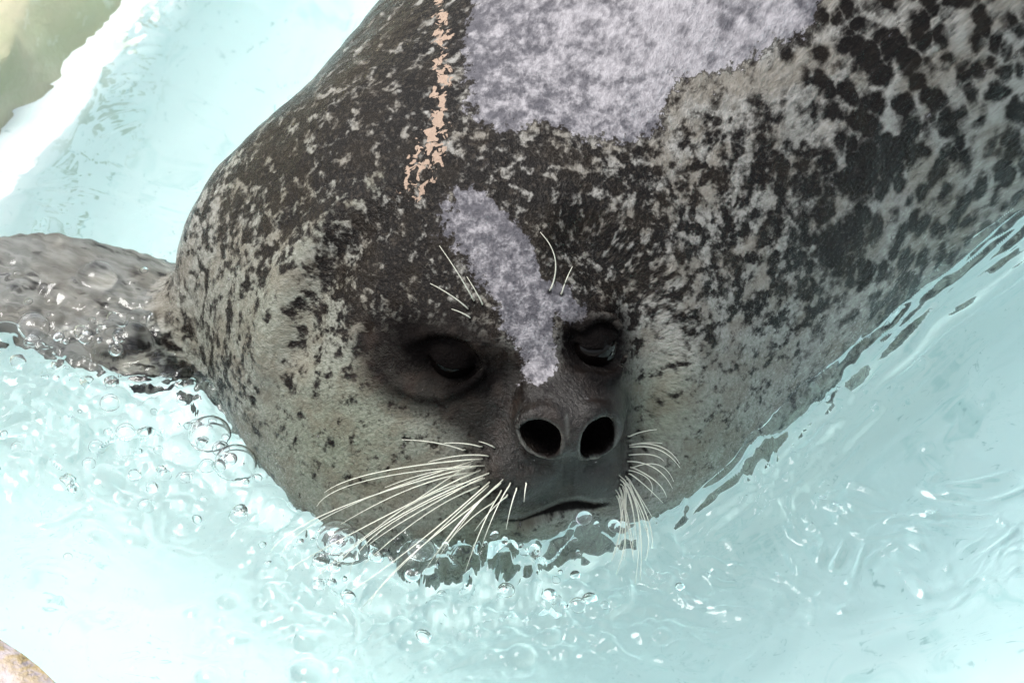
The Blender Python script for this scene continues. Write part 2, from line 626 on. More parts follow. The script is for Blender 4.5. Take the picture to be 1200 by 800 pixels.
def sdf_base(p):
    p = np.stack([p[:, 0], p[:, 1], np.where(p[:, 2] < 0, p[:, 2] * 1.35, p[:, 2])], 1)
    d = cone(p, BODY[0], BODY[1], BODYR[0], BODYR[1])
    for i in range(1, 4):
        d = smin(d, cone(p, BODY[i], BODY[i + 1], BODYR[i], BODYR[i + 1]), .06)
    # hind flippers
    e = BODY[4]
    for s in (-1, 1):
        d = smin(d, ell(p, e + baxis * .13 + bside * .06 * s, np.array([unit(baxis + .4 * s * bside), unit(bside - .4 * s * baxis), [0, 0, 1.0]]), (.15, .06, .018)), .03)
    # shoulder, neck, throat
    d = smin(d, ell(p, P(395, 325, -.012), I3, (.112, .085, .112)), .05)
    dn_ = cone(p, NECK, P(560, 335, .01), .141, .150)
    dn_ = smin(dn_, ell(p, P(505, 540, .105), I3, (.084, .085, .085)), .05)
    d = smin(d, dn_, .035)
    def near_of(c, r):
        return np.linalg.norm(p - c, axis=1) < r
    m = near_of((FLR + FLT) / 2 - fla * .05, .30)
    if m.any(): d[m] = flipper(p[m], d[m])
    m = near_of(HO - HF * .04, .24)
    if m.any(): d[m] = head(p[m], d[m])
    return d


def flipper(p, d):
    fl = ell(p, (FLR + FLT) / 2, FLFR, (.135, .058, .016))
    fl = smin(fl, cone(p, P(300, 405, -.02), FLR + fla * .05, .06, .022), .04)
    for s in (-.7, -.3, .1, .5):
        a = FLR + fla * .03 + FLFR[1] * .045 * s
        b = FLT + FLFR[1] * .055 * s - fla * .02 * abs(s)
        fl = smin(fl, cone(p, a + flz * .006, b, .014, .009), .012)
    return smin(d, fl, .03)


def head(p, d):
    h = ell(p, hl(-.058, 0, -.004), HFRAME, (.102, .089, .073))
    h = smin(h, ell(p, hl(-.06, 0, -.05), HFRAME, (.085, .082, .055)), .05)         # jaw and cheeks
    for s in (-1, 1):
        h = smin(h, ell(p, hl(-.025, .052 * s, -.035), HFRAME, (.05, .035, .038)), .03)
    mz = cone(p, hl(-.01, 0, -.012), hl(.055, 0, -.008), .055, .036)
    for s in (-1, 1):
        mz = smin(mz, ell(p, hl(.056, .027 * s, -.031), HFRAME, (.040, .031, .031)), .012)
    mz = smin(mz, ell(p, hl(.071, 0, .017), HFRAME, (.033, .041, .026)), .008)
    mz = smin(mz, ell(p, hl(.040, 0, -.067), HFRAME, (.048, .031, .019)), .008)    # lower jaw
    h = smin(h, mz, .022)
    for s in (-1, 1):                                                            # brow ridges
        h = smin(h, ell(p, hl(.004, .042 * s, .034), HFRAME, (.027, .027, .019)), .016)
    return smin(d, h, .030)


def march_all(pix, fn):
    """first hit of the view rays through the given photo pixels"""
    A = np.array([P(x, y, .6) for x, y in pix]); B = np.array([P(x, y, -.6) for x, y in pix])
    D = (B - A) / np.linalg.norm(B - A, axis=1)[:, None]
    t = np.zeros(len(A))
    for _ in range(70):
        t = np.minimum(t + fn(A + D * t[:, None]) * 0.85, 1.6)
    return A + D * t[:, None]


def march(px, py, fn):
    return march_all([(px, py)], fn)[0]


def grad(p, fn, e=8e-4):
    k = np.array([[1, -1, -1], [-1, -1, 1], [-1, 1, -1], [1, 1, 1]], float)
    g = 0
    vals = 0
    for q in k:
        v = fn(p + q * e)
        g = g + q * v[:, None]
        vals = vals + v
    g /= np.maximum(np.linalg.norm(g, axis=1), 1e-9)[:, None]
    return g, vals / 4


EYES = []
for (ex, ey, rr, sink) in ((521, 425, .0175, .0185), (704, 405, .0165, .0150)):
    s = march(ex, ey, sdf_base)
    n, _ = grad(s[None], sdf_base)
    EYES.append((s - n[0] * sink, n[0], rr, s))
NOS = []
for (nx_, ny_) in ((634, 511), (703, 508)):
    s = march(nx_, ny_, sdf_base)
    n, _ = grad(s[None], sdf_base)
    NOS.append((s, n[0]))
MOUTH = list(march_all(MOUTH_PX, sdf_base))
MOUTHC = list(march_all([(x, y + 5) for x, y in MOUTH_PX[1:-1]], sdf_base))
EAR = march(431, 386, sdf_base)
PHILT = list(march_all(((667, 536), (667, 552), (666, 572), (664, 588)), sdf_base))
ALAR = [list(march_all(pts, sdf_base)) for pts in (((607, 482), (600, 512), (612, 542), (645, 552)), ((733, 484), (738, 512), (726, 540), (690, 550)))]
# skin fold running round the back of the cheek, and softer creases
FOLD = list(march_all(((455, 205), (400, 245), (355, 300), (332, 350), (318, 410), (312, 470)), sdf_base))
CREASE = list(march_all(((480, 228), (425, 262), (388, 305), (366, 350), (352, 410)), sdf_base))
BACKC = list(march_all(((690, 290), (742, 335), (765, 395), (768, 450), (758, 520)), sdf_base))
CHEEK = list(march_all(((588, 440), (590, 478), (574, 515), (548, 545)), sdf_base))
LIDS = [list(march_all(pts, sdf_base)) for pts in (
    ((470, 452), (490, 462), (515, 464), (543, 455), (562, 440)),
    ((478, 400), (505, 388), (535, 390), (562, 402)),
    ((690, 438), (708, 446), (725, 438), (734, 415)),
    ((682, 385), (698, 372), (718, 372), (731, 388)))]


def chain(p, pts, r):
    d = cone(p, pts[0], pts[1], r, r)
    for i in range(1, len(pts) - 1):
        d = np.minimum(d, cone(p, pts[i], pts[i + 1], r, r))
    return d


def nostril_frame(n):
    tilt = unit(n * 0.7 + HF * .3)
    side = unit(HR - (HR @ tilt) * tilt)
    return tilt, np.array([tilt, side, np.cross(tilt, side)])


def sdf(p):
    d = sdf_base(p)
    near = (np.abs(d) < 0.05) & (np.linalg.norm(p - HO, axis=1) < .34)
    if not near.any():
        return d
    q = p[near]
    e = d[near]
    e = smax(e, -chain(q, BACKC, .007), .040)
    e = smax(e, -chain(q, CHEEK, .001), .024)
    # eye sockets, lids
    for c, n, r, s in EYES:
        e = smax(e, -ell(q, s + n * .003, HFRAME, (.017, .025, .015)), .012)
    for (c, n, r, s), up_, lo_ in zip(EYES, (.16, .52), (-.50, -.66)):
        a = (q - c) @ unit(HH - .15 * HR)
        sh = np.linalg.norm(q - c, axis=1) - (r + .0014)
        e = smin(e, np.maximum(sh, r * up_ - a), .003)
        e = smin(e, np.maximum(sh, a - r * lo_), .003)
    for l in LIDS:
        e = smin(e, chain(q, l, .0022), .007)
    # nostrils
    for s, n in NOS:
        tilt, fr = nostril_frame(n)
        e = smin(e, ell(q, s - n * .006, fr, (.0095, .0185, .0205)), .008)
        e = smax(e, -ell(q, s - tilt * .008 - HH * .0035, fr, (.030, .0148, .0160)), .004)
    e = smax(e, -chain(q, PHILT, .0014), .005)
    for al in ALAR:
        e = smax(e, -chain(q, al, .0008), .006)
    e = smax(e, -chain(q, MOUTHC, .0055), .003)
    e = smax(e, -ell(q, EAR, I3, (.004, .003, .006)), .004)
    d[near] = e
    return d


def build_surface(vox=0.004):
    lo, hi = np.array([-.42, -.40, -.22]), np.array([.80, 1.10, .30])
    n = np.ceil((hi - lo) / vox).astype(int)
    n = ((n + 3) // 4) * 4
    cn = n // 4
    ax = [lo[i] + (np.arange(cn[i]) + .5) * vox * 4 for i in range(3)]
    G = np.stack(np.meshgrid(*ax, indexing='ij'), -1).reshape(-1, 3)
    cv = sdf(G).reshape(cn)
    full = np.repeat(np.repeat(np.repeat(cv, 4, 0), 4, 1), 4, 2).astype(np.float32)
    nearc = np.abs(cv) < vox * 4 * 1.5
    idx = np.argwhere(nearc)
    off = np.stack(np.meshgrid(*[np.arange(4)] * 3, indexing='ij'), -1).reshape(-1, 3)
    I = (idx[:, None, :] * 4 + off[None]).reshape(-1, 3)
    pts = lo + I * vox
    vals = np.empty(len(pts), np.float32)
    for s in range(0, len(pts), 400000):
        vals[s:s + 400000] = sdf(pts[s:s + 400000])
    full[I[:, 0], I[:, 1], I[:, 2]] = vals
    S = full < 0
    cell = np.zeros(np.array(S.shape) - 1, np.int8)
    for o in np.ndindex(2, 2, 2):
        cell += S[o[0]:S.shape[0] - 1 + o[0], o[1]:S.shape[1] - 1 + o[1], o[2]:S.shape[2] - 1 + o[2]]
    act = np.argwhere((cell > 0) & (cell < 8))
    vid = -np.ones(cell.shape, np.int32)
    vid[act[:, 0], act[:, 1], act[:, 2]] = np.arange(len(act))
    acc = np.zeros((len(act), 3)); cnt = np.zeros(len(act))
    corners = list(np.ndindex(2, 2, 2))
    for a in corners:
        for b in corners:
            if sum(abs(x - y) for x, y in zip(a, b)) == 1 and a < b:
                va = full[act[:, 0] + a[0], act[:, 1] + a[1], act[:, 2] + a[2]]
                vb = full[act[:, 0] + b[0], act[:, 1] + b[1], act[:, 2] + b[2]]
                m = (va < 0) != (vb < 0)
                t = np.where(m, va / np.where(m, va - vb, 1), 0)
                acc += m[:, None] * (np.array(a) + t[:, None] * (np.array(b) - np.array(a)))
                cnt += m
    V = lo + (act + acc / cnt[:, None]) * vox
    Q = []
    for axn in range(3):
        b1, b2 = (axn + 1) % 3, (axn + 2) % 3
        sl0 = [slice(None)] * 3; sl1 = [slice(None)] * 3
        sl0[axn] = slice(0, -1); sl1[axn] = slice(1, None)
        s0, s1 = S[tuple(sl0)], S[tuple(sl1)]
        E = np.argwhere(s0 != s1)
        E = E[(E[:, b1] > 0) & (E[:, b2] > 0) & (E[:, b1] < cell.shape[b1]) & (E[:, b2] < cell.shape[b2])]
        flip = s0[E[:, 0], E[:, 1], E[:, 2]]
        qs = []
        for (o1, o2) in ((1, 1), (0, 1), (0, 0), (1, 0)):
            c = E.copy(); c[:, b1] -= o1; c[:, b2] -= o2
            qs.append(vid[c[:, 0], c[:, 1], c[:, 2]])
        q = np.stack(qs, 1)
        q[~flip] = q[~flip][:, ::-1]
        Q.append(q)
    return V, np.concatenate(Q)


def snap(V, it=2):
    G = np.zeros_like(V)
    for _ in range(it):
        for s in range(0, len(V), 200000):
            g, v = grad(V[s:s + 200000], sdf)
            G[s:s + 200000] = g
            V[s:s + 200000] -= g * np.clip(v, -.004, .004)[:, None] * 0.9
    return V, G


def subdivide(V, Q):
    e = np.concatenate([Q[:, [i, (i + 1) % 4]] for i in range(4)])
    es = np.sort(e, 1)
    key = es[:, 0].astype(np.int64) * len(V) + es[:, 1]
    u, inv = np.unique(key, return_inverse=True)
    ea, eb = u // len(V), u % len(V)
    mid = (V[ea] + V[eb]) / 2
    cen_ = V[Q].mean(1)
    nV, nE, nQ = len(V), len(u), len(Q)
    em = (nV + inv).reshape(4, nQ).T
    fc = nV + nE + np.arange(nQ)
    out = [np.stack([Q[:, i], em[:, i], fc, em[:, (i + 3) % 4]], 1) for i in range(4)]
    return np.concatenate([V, mid, cen_]), np.concatenate(out)


SV, SQ = build_surface()
SV, _ = snap(SV, 2)
SV, SQ = subdivide(SV, SQ)
SV, NRM = snap(SV, 1)


def refine(V, Q, mask):
    """split the masked quads in four; unmasked neighbours become n-gons so no crack opens"""
    e = np.concatenate([Q[:, [i, (i + 1) % 4]] for i in range(4)])
    es = np.sort(e, 1)
    key = (es[:, 0].astype(np.int64) * len(V) + es[:, 1]).reshape(4, len(Q)).T
    mk = np.unique(key[mask])
    ea, eb = mk // len(V), mk % len(V)
    nV = len(V)
    mid = (V[ea] + V[eb]) / 2
    MQ = Q[mask]
    em = nV + np.searchsorted(mk, key[mask])
    fc = nV + len(mk) + np.arange(len(MQ))
    new = np.concatenate([np.stack([MQ[:, i], em[:, i], fc, em[:, (i + 3) % 4]], 1) for i in range(4)])
    rest, rk = Q[~mask], key[~mask]
    pos = np.clip(np.searchsorted(mk, rk), 0, len(mk) - 1)
    hit = mk[pos] == rk
    touched = hit.any(1)
    ngons = []
    for q, h, p in zip(rest[touched], hit[touched], pos[touched]):
        f = []
        for i in range(4):
            f.append(int(q[i]))
            if h[i]: f.append(int(nV + p[i]))
        ngons.append(f)
    V2 = np.concatenate([V, mid, V[MQ].mean(1)])
    return V2, np.concatenate([rest[~touched], new]), ngons


qc = SV[SQ].mean(1)
nold = len(SV)
SV, SQ, SN = refine(SV, SQ, (np.linalg.norm(qc - hl(.055, 0, -.01), axis=1) < .105) & (qc[:, 2] > 0))
NRM = np.concatenate([NRM, np.zeros((len(SV) - nold, 3))])
hm = np.linalg.norm(SV - hl(.055, 0, -.01), axis=1) < .115
SV[hm], NRM[hm] = snap(SV[hm], 2)

# --- coat maps on the vertices
PX, PY = project(SV)
above = SV[:, 2] > -0.02


def poly_sd(px, py, poly):
    poly = np.asarray(poly, float)
    n = len(poly)
    best = np.full(len(px), 1e9)
    inside = np.zeros(len(px), bool)
    for i in range(n):
        a, b = poly[i], poly[(i + 1) % n]
        e = b - a
        t = np.clip(((px - a[0]) * e[0] + (py - a[1]) * e[1]) / (e @ e), 0, 1)
        best = np.minimum(best, np.hypot(px - a[0] - t * e[0], py - a[1] - t * e[1]))
        c = ((a[1] > py) != (b[1] > py))
        xx = a[0] + (py - a[1]) / (e[1] if abs(e[1]) > 1e-9 else 1e-9) * e[0]
        inside ^= c & (px < xx)
    return np.where(inside, -best, best)


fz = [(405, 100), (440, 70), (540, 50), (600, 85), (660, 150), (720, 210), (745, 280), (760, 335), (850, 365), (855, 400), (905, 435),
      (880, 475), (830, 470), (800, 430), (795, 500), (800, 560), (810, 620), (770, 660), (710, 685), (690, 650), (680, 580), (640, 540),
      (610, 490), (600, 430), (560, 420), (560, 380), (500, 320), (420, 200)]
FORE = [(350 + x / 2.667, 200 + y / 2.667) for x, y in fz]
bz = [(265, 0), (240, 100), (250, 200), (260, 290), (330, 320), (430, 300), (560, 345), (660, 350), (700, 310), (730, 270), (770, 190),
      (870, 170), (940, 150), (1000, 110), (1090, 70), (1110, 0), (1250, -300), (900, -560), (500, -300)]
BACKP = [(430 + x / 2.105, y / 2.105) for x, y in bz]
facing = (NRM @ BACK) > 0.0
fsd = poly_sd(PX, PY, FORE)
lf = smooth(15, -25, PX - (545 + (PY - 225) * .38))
pale_patch = np.maximum(smooth(9, -9, fsd) * (1 - lf) + smooth(14, -42, fsd) * lf, smooth(20, -20, poly_sd(PX, PY, BACKP))) * facing * above
pale_patch = np.where(facing & above, pale_patch, 0)

FACE = [(418, 392), (440, 375), (480, 372), (520, 360), (560, 372), (600, 400), (640, 430), (660, 400), (665, 365), (690, 355), (722, 362),
        (742, 395), (742, 440), (735, 480), (745, 540), (735, 575), (700, 592), (650, 592), (600, 604), (575, 600), (560, 560), (545, 520), (500, 492),
        (450, 475), (420, 440)]
face = smooth(20, -22, poly_sd(PX, PY, FACE)) * facing
nose = smooth(.075, .045, np.linalg.norm(SV - hl(.085, 0, .0), axis=1))
face = np.maximum(face, nose * (face > 0.02))

mpx = np.array(MOUTH_PX, float)
below = smooth(1, 7, PY - np.interp(PX, mpx[:, 0], mpx[:, 1])) * smooth(575, 590, PX) * smooth(728, 716, PX)
face = face * (1 - .95 * below)
CTRL = [(900, 150, .62), (1000, 250, .80), (1100, 150, .66), (1180, 100, .62), (1000, 60, .7), (850, 250, .55), (900, 330, .62), (850, 420, .3),
        (780, 480, .12), (950, 420, .36), (1050, 340, .5), (1150, 240, .5), (800, 300, .5), (780, 200, .55), (720, 230, .85), (600, 190, .8), (680, 290, .95), (740, 330, .75),
        (450, 120, .85), (480, 30, .85), (400, 100, .75), (400, 200, .88), (330, 250, .8), (280, 300, .55), (240, 380, .25), (300, 400, .3), (450, 270, .9), (500, 330, .95),
        (420, 340, .8), (380, 400, .45), (350, 480, .16), (390, 570, .08), (470, 560, .06), (450, 500, .2), (330, 330, .55), (250, 330, .35), (550, 640, .1),
        (780, 400, .3), (770, 540, .05), (870, 500, .12), (650, 60, .55), (700, 110, .3), (800, 60, .12), (580, 100, .6), (880, 40, .1), (560, 300, .6), (620, 360, .45),
        (100, 350, .05), (20, 330, .12), (90, 420, .1), (190, 420, .7), (225, 420, .7), (180, 340, .1), (1200, -100, .6), (1400, -400, .6)]
num = np.zeros(len(SV)); den = np.full(len(SV), 1e-9)
for x, y, v in CTRL:
    wgt = np.exp(-((PX - x) ** 2 + (PY - y) ** 2) / (2 * 48 ** 2)) + 1e-7
    num += wgt * v; den += wgt
density = num / den
fold_d = np.full(len(SV), 1e9)
for a, b in zip(FOLD[:-1], FOLD[1:]):
    fold_d = np.minimum(fold_d, cone(SV, a, b, 0, 0))
density = density - .34 * np.exp(-(fold_d / .012) ** 2) * smooth(200, 290, PY)  # sparser spots paint the fold's light rim into the coat
oliv = .6 * np.exp(-(fold_d / .011) ** 2)
for x, y, s, v in ((400, 520, 110, 1.0), (320, 380, 90, .7), (250, 400, 60, .6), (770, 480, 50, .9), (340, 250, 50, .5), (300, 180, 60, .5), (560, 640, 80, 1.0), (820, 520, 60, .6)):
    oliv = np.maximum(oliv, v * np.exp(-((PX - x) ** 2 + (PY - y) ** 2) / (2 * s * s)))
black = np.zeros(len(SV))
for s, n in NOS:
    dd = (SV - s) @ n
    rr = np.linalg.norm(SV - s - dd[:, None] * n, axis=1)
    black = np.maximum(black, smooth(-.001, -.006, dd) * smooth(.021, .016, rr))
gap = 1 + 8 * np.exp(-((PX - 668) / 34.0) ** 2)
my_ = np.interp(PX, mpx[:, 0], mpx[:, 1])
inm = smooth(584, 596, PX) * smooth(722, 708, PX) * facing
black = np.maximum(black, smooth(-1, 1, PY - my_) * smooth(gap + 3, gap, PY - my_) * inm * .95)
lip_and_glint = .9 * np.exp(-((PY - my_ + 3.5) / 2.6) ** 2) * inm
for s_, n_ in NOS:
    tilt_, fr_ = nostril_frame(n_)
    e0 = ell(SV, s_ - tilt_ * .008 - HH * .0035, fr_, (.030, .0148, .0160))
    lowr = .35 + .65 * smooth(.004, -.010, (SV - s_) @ HH)
    lip_and_glint = np.maximum(lip_and_glint, .6 * lowr * smooth(.0024, .0010, np.abs(e0 - .0012)) * (black < .3) * (nose > .05))  # pale ring paints the highlight on each nostril rim
lip_and_glint = np.maximum(lip_and_glint, .16 * smooth(545, 580, PY) * smooth(3, -6, PY - my_) * inm)
lip_and_glint = np.maximum(lip_and_glint, .5 * np.exp(-((PX - 664 - (PY - 490) * .08) / 2.2) ** 2) * smooth(482, 490, PY) * smooth(520, 505, PY) * facing)
for c, n, r, s in EYES:
    hx, hy = (SV - s) @ HR, (SV - s) @ HH
    black = np.maximum(black, smooth(1.25, .55, np.hypot(hx / .030, (hy + .001) / .018)) * .93 * (np.abs((SV - s) @ n) < .05))
for (rx, ry), _, _ in WH + BROW:
    black = np.maximum(black, .85 * smooth(4.5, 1.5, np.hypot(PX - rx, PY - ry)) * facing)
FILM_GLINT = [(520, -60), (517, 0), (520, 60), (516, 120), (508, 165), (490, 215)]
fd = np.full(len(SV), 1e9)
for (a, b) in zip(FILM_GLINT[:-1], FILM_GLINT[1:]):
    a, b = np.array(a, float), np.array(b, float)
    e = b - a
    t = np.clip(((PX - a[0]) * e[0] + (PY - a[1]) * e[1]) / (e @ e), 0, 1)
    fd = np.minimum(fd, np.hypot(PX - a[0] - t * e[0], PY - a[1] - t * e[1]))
film_glint = smooth(17 + 16 * smooth(120, 190, PY), 1, fd) * facing * above

fo = SV - hl(-.02, 0, -.02)
fdist = np.linalg.norm(fo, axis=1)
# loose-skin relief
relief = 0.0012 * fbm(SV * 45, 2) + 0.0016 * fbm(SV * 14 + 5, 2)
crease_d = chain(SV, CREASE, 0)
fade = smooth(195, 300, PY) * smooth(480, 400, PY)
relief += (.009 * np.exp(-(fold_d / .018) ** 2) - .009 * np.exp(-(crease_d / .018) ** 2)) * fade
SVd = SV + NRM * relief[:, None]

seal = tag(bpy.data.objects.new('seal', None), 'spotted grey seal with a dark muzzle and long pale whiskers swimming in the pool', 'seal')
COL.objects.link(seal)
body = fast_quads('body', SVd, SQ, M_FUR, seal, SN)
fdir = fo / fdist[:, None]
for nm, k in (('flow_spot', .6), ('flow_fleck', .34), ('flow_hair', .16)):
    attr(body, nm, fdir * ((fdist / .25) ** k)[:, None], 'FLOAT_VECTOR')
for nm, a in (('lip_and_glint', lip_and_glint * facing), ('onbody', np.maximum(smooth(.17, .30, fdist) * smooth(560, 760, PX), .0)), ('spot_cover', density), ('pale_patch', pale_patch), ('face', face), ('olive_bounce', oliv), ('black', black), ('film_glint', film_glint), ('nose', nose * smooth(.06, .035, np.abs((SV - HO) @ HH - .012)) * facing)):
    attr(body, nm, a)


def sphere(c, r, nu=24, nv=16, scale=(1, 1, 1), frame=I3):
    V = [c + (np.array([0, 0, r]) * scale) @ frame]
    for j in range(1, nv):
        for i in range(nu):
            th, ph = math.pi * j / nv, 2 * math.pi * i / nu
            V.append(c + (np.array([math.sin(th) * math.cos(ph), math.sin(th) * math.sin(ph), math.cos(th)]) * r * scale) @ frame)
    V.append(c - (np.array([0, 0, r]) * scale) @ frame)
    F = [[0, 1 + i, 1 + (i + 1) % nu] for i in range(nu)]
    for j in range(nv - 2):
        for i in range(nu):
            a = 1 + j * nu + i; b = 1 + j * nu + (i + 1) % nu
            F.append([a, a + nu, b + nu, b])
    L = len(V) - 1
    F += [[L, L - nu + (i + 1) % nu, L - nu + i] for i in range(nu)]
    return V, F


for c, n, r, s in EYES:
    V, F = sphere(c, r)
    mesh_obj('eye', V, F, M_EYE, seal)


def tube(name, pts, r0, r1, mat, parent, sides=5, taper=1.0):
    pts = np.asarray(pts)
    n = len(pts)
    V, F = [], []
    for i in range(n):
        t = unit(pts[min(i + 1, n - 1)] - pts[max(i - 1, 0)])
        a = unit(np.cross(t, [0.3, 0.2, 0.9])); b = np.cross(t, a)
        r = r0 + (r1 - r0) * (i / (n - 1)) ** taper
        for k in range(sides):
            th = 2 * math.pi * k / sides
            V.append(pts[i] + r * (math.cos(th) * a + math.sin(th) * b))
    for i in range(n - 1):
        for k in range(sides):
            F.append([i * sides + k, i * sides + (k + 1) % sides, (i + 1) * sides + (k + 1) % sides, (i + 1) * sides + k])
    F.append(list(range(sides))[::-1]); F.append([(n - 1) * sides + k for k in range(sides)])
    return mesh_obj(name, V, F, mat, parent)


def whisker(s, n, root, mid, tip, out, r0, r1):
    w0 = s @ BACK
    n = n[None]
    L = math.hypot(tip[0] - root[0], tip[1] - root[1]) * KPX
    if mid is None:
        mx, my = (root[0] + tip[0]) / 2, (root[1] + tip[1]) / 2
        sag = 0.05 * math.hypot(tip[0] - root[0], tip[1] - root[1])
        mid = (mx - 0.3 * sag, my - sag)
    pts = [s - n[0] * 0.003]
    for i in range(1, 15):
        t = i / 14
        # quadratic through root, mid (t=.55), tip
        l0 = (t - .55) * (t - 1) / .55; l1 = t * (t - 1) / (.55 * -.45); l2 = t * (t - .55) / .45
        x = l0 * root[0] + l1 * mid[0] + l2 * tip[0]
        y = l0 * root[1] + l1 * mid[1] + l2 * tip[1]
        w = w0 + out * L * math.sin(t * 2.0) + 0.002
        pts.append(P(x, y, w))
    return tube('whisker', pts, r0, r1, M_WHISKER, seal)


jr = np.random.default_rng(21)
NW0 = len(WH)
for a, m, b in list(WH[4:16:2]) + list(WH[25::2]) + list(WH[30:]):
    j = jr.normal(0, 1, 6)
    WH.append(((a[0] + 5 * j[0], a[1] + 5 * j[1]), None if m is None else (m[0] + 8 * j[2], m[1] + 6 * j[3]), (b[0] + 14 * j[2] + (16 if a[0] < 700 else -4), b[1] + 12 * j[3] + (-4 if a[0] < 700 else 2))))
roots = march_all([a for a, _, _ in WH + BROW], sdf)
rn, _ = grad(roots, sdf)
for i, (a, m, b) in enumerate(WH + BROW):
    brow, extra = i >= len(WH), NW0 <= i < len(WH)
    out_ = .35 if brow else (.30 if a[0] < 700 else .10) + .08 * random.random()
    whisker(roots[i], rn[i], a, m, b, out_, .0004 if extra else .00052, .00013)
# claws at the flipper tip
for s in (-.7, -.3, .1, .5):
    b = FLT + FLFR[1] * .055 * s - fla * .02 * abs(s)
    tube('claw', [b - fla * .004 + flz * .004, b + fla * .012 + flz * .004, b + fla * .024 + flz * .001], .004, .0008, M_CLAW, seal, 6)

# ------------------------------------------------------------------ water surface
def axis(lo, hi, step, far_lo, far_hi):
    mid_ = np.arange(lo, hi, step)
    def grow(x0, x1, s):
        out, st = [], step
        x = x0
        while (x - x1) * s < 0:
            st *= 1.18
            x += s * st
            out.append(x)
        out[-1] = x1
        return out
    return np.concatenate([grow(lo, far_lo, -1)[::-1], mid_, grow(mid_[-1], far_hi, 1)])


pts_h = np.array(hole)
wx = axis(-.43, .43, .0016, pts_h[:, 0].min() - .05, pts_h[:, 0].max() + .05)
wy = axis(-.44, .42, .0016, pts_h[:, 1].min() - .05, pts_h[:, 1].max() + .05)
X, Y = np.meshgrid(wx, wy, indexing='ij')
WP = np.stack([X.ravel(), Y.ravel(), np.zeros(X.size)], 1)
SD = sdf_base(WP)
WPX, WPY = project(WP)


def blob(x, y, sx, sy):
    return np.exp(-(((WPX - x) / sx) ** 2 + ((WPY - y) / sy) ** 2))


def ridged(p, o=3):
    t, a, s = 0, 1, 0
    for k in range(o):
        t = t + a * (1 - np.abs(noise3(p * 2.1 ** k + 9 * k)) * 1.8)
        s += a; a *= .5
    return t / s


W2 = np.stack([X.ravel(), Y.ravel(), np.full(X.size, .3)], 1)
warp = np.stack([fbm(W2 * 9 + 3, 2), fbm(W2 * 9 + 30, 2), np.zeros(X.size)], 1)
chop = np.clip(blob(620, 690, 210, 90) + .8 * blob(380, 640, 90, 60) + .8 * blob(180, 540, 240, 90) + .5 * blob(250, 480, 80, 50) + .7 * blob(120, 400, 170, 90), 0, 1)
calm = np.clip(blob(210, 690, 130, 70), 0, 1)
tail_ = np.clip(blob(950, 620, 260, 90), 0, 1)
hgt = 0.006 * fbm(W2 * 4.5, 2)
hgt += 0.0022 * fbm(W2 * 16 + warp * 1.5, 3) * (1 - .6 * calm)
hgt += (0.0100 * (ridged(W2 * 34 + warp * 2) - .6) + 0.0022 * fbm(W2 * 120, 2)) * chop * (1 - .8 * calm)
crest = np.clip((ridged(W2 * 21 + warp * 3.2 + 4, 3) - .60) / .40, 0, 1) ** 1.5
hgt += .020 * crest * np.clip(blob(540, 690, 240, 65) + .8 * blob(150, 530, 220, 75) + .4 * blob(930, 600, 200, 60), 0, 1) * (1 - .9 * calm)
hgt += 0.009 * tail_ * np.maximum(0, ridged(W2 * np.array([14, 26, 1]) + warp * 2.5, 3) - .72) / .28
for mx, my, sx_, sy_, mh in ((430, 650, 60, 24, .022), (560, 680, 80, 20, .024), (650, 655, 40, 16, .018), (345, 690, 35, 40, .014), (690, 640, 50, 20, .012), (250, 470, 50, 30, .010), (860, 545, 60, 14, .008)):
    hgt += 1.3 * mh * blob(mx, my, sx_, sy_) * (.7 + 1.2 * fbm(W2 * 30 + mx, 2))
# streaks following the flank, and water banked up against the body
band = np.exp(-((SD - .016) / (.022 + .012 * smooth(760, 900, WPX))) ** 2) * (SD > -.05)
right_side = smooth(760, 900, WPX)
st = fbm(np.stack([X.ravel() * 12, Y.ravel() * 12, SD * 130], 1), 3)
hgt += band * (0.014 * right_side + 0.004) + band * st * (.0035 + .015 * right_side)
hgt += (.0018 + .0016 * right_side) * np.sin(SD * 150 + 3 * warp[:, 0]) * np.exp(-np.maximum(SD, 0) / .07) * (SD > 0)
# crumbling wake line far left
lx = smooth(260, 0, np.abs((WPX - 130) + (WPY - 130) * .58 + 40 * warp[:, 1]) * 6)
hgt += .003 * lx * ridged(W2 * 40 + warp * 3)
edge_f = smooth(.9, .5, np.abs(X.ravel())) * smooth(.9, .5, np.abs(Y.ravel()))
hgt *= (.25 + .75 * edge_f)
HG = hgt.reshape(X.shape)


def height_at(x, y):
    i = int(np.clip(np.searchsorted(wx, x), 0, len(wx) - 1)); j = int(np.clip(np.searchsorted(wy, y), 0, len(wy) - 1))
    return HG[i, j], SD.reshape(X.shape)[i, j]


def stamp(x, y, r, k):
    i0, i1 = np.searchsorted(wx, (x - r, x + r)); j0, j1 = np.searchsorted(wy, (y - r, y + r))
    if i1 <= i0 or j1 <= j0: return
    sub = HG[i0:i1, j0:j1]
    q = 1 - ((X[i0:i1, j0:j1] - x) ** 2 + (Y[i0:i1, j0:j1] - y) ** 2) / (r * r)
    c, _ = height_at(x, y)
    top = c - .3 * r + k * r * np.sqrt(np.clip(q, 0, 1))
    HG[i0:i1, j0:j1] = np.where(q > 0, np.maximum(sub, top), sub)


def spread(zones, n):
    out = []
    wts = np.array([z[4] for z in zones], float)
    while len(out) < n:
        z = zones[rng.choice(len(zones), p=wts / wts.sum())]
        p = on_plane(rng.normal(z[0], z[2]), rng.normal(z[1], z[3]))
        if abs(p[0]) > .42 or abs(p[1]) > .41: continue
        out.append((p[0], p[1]))
    return out


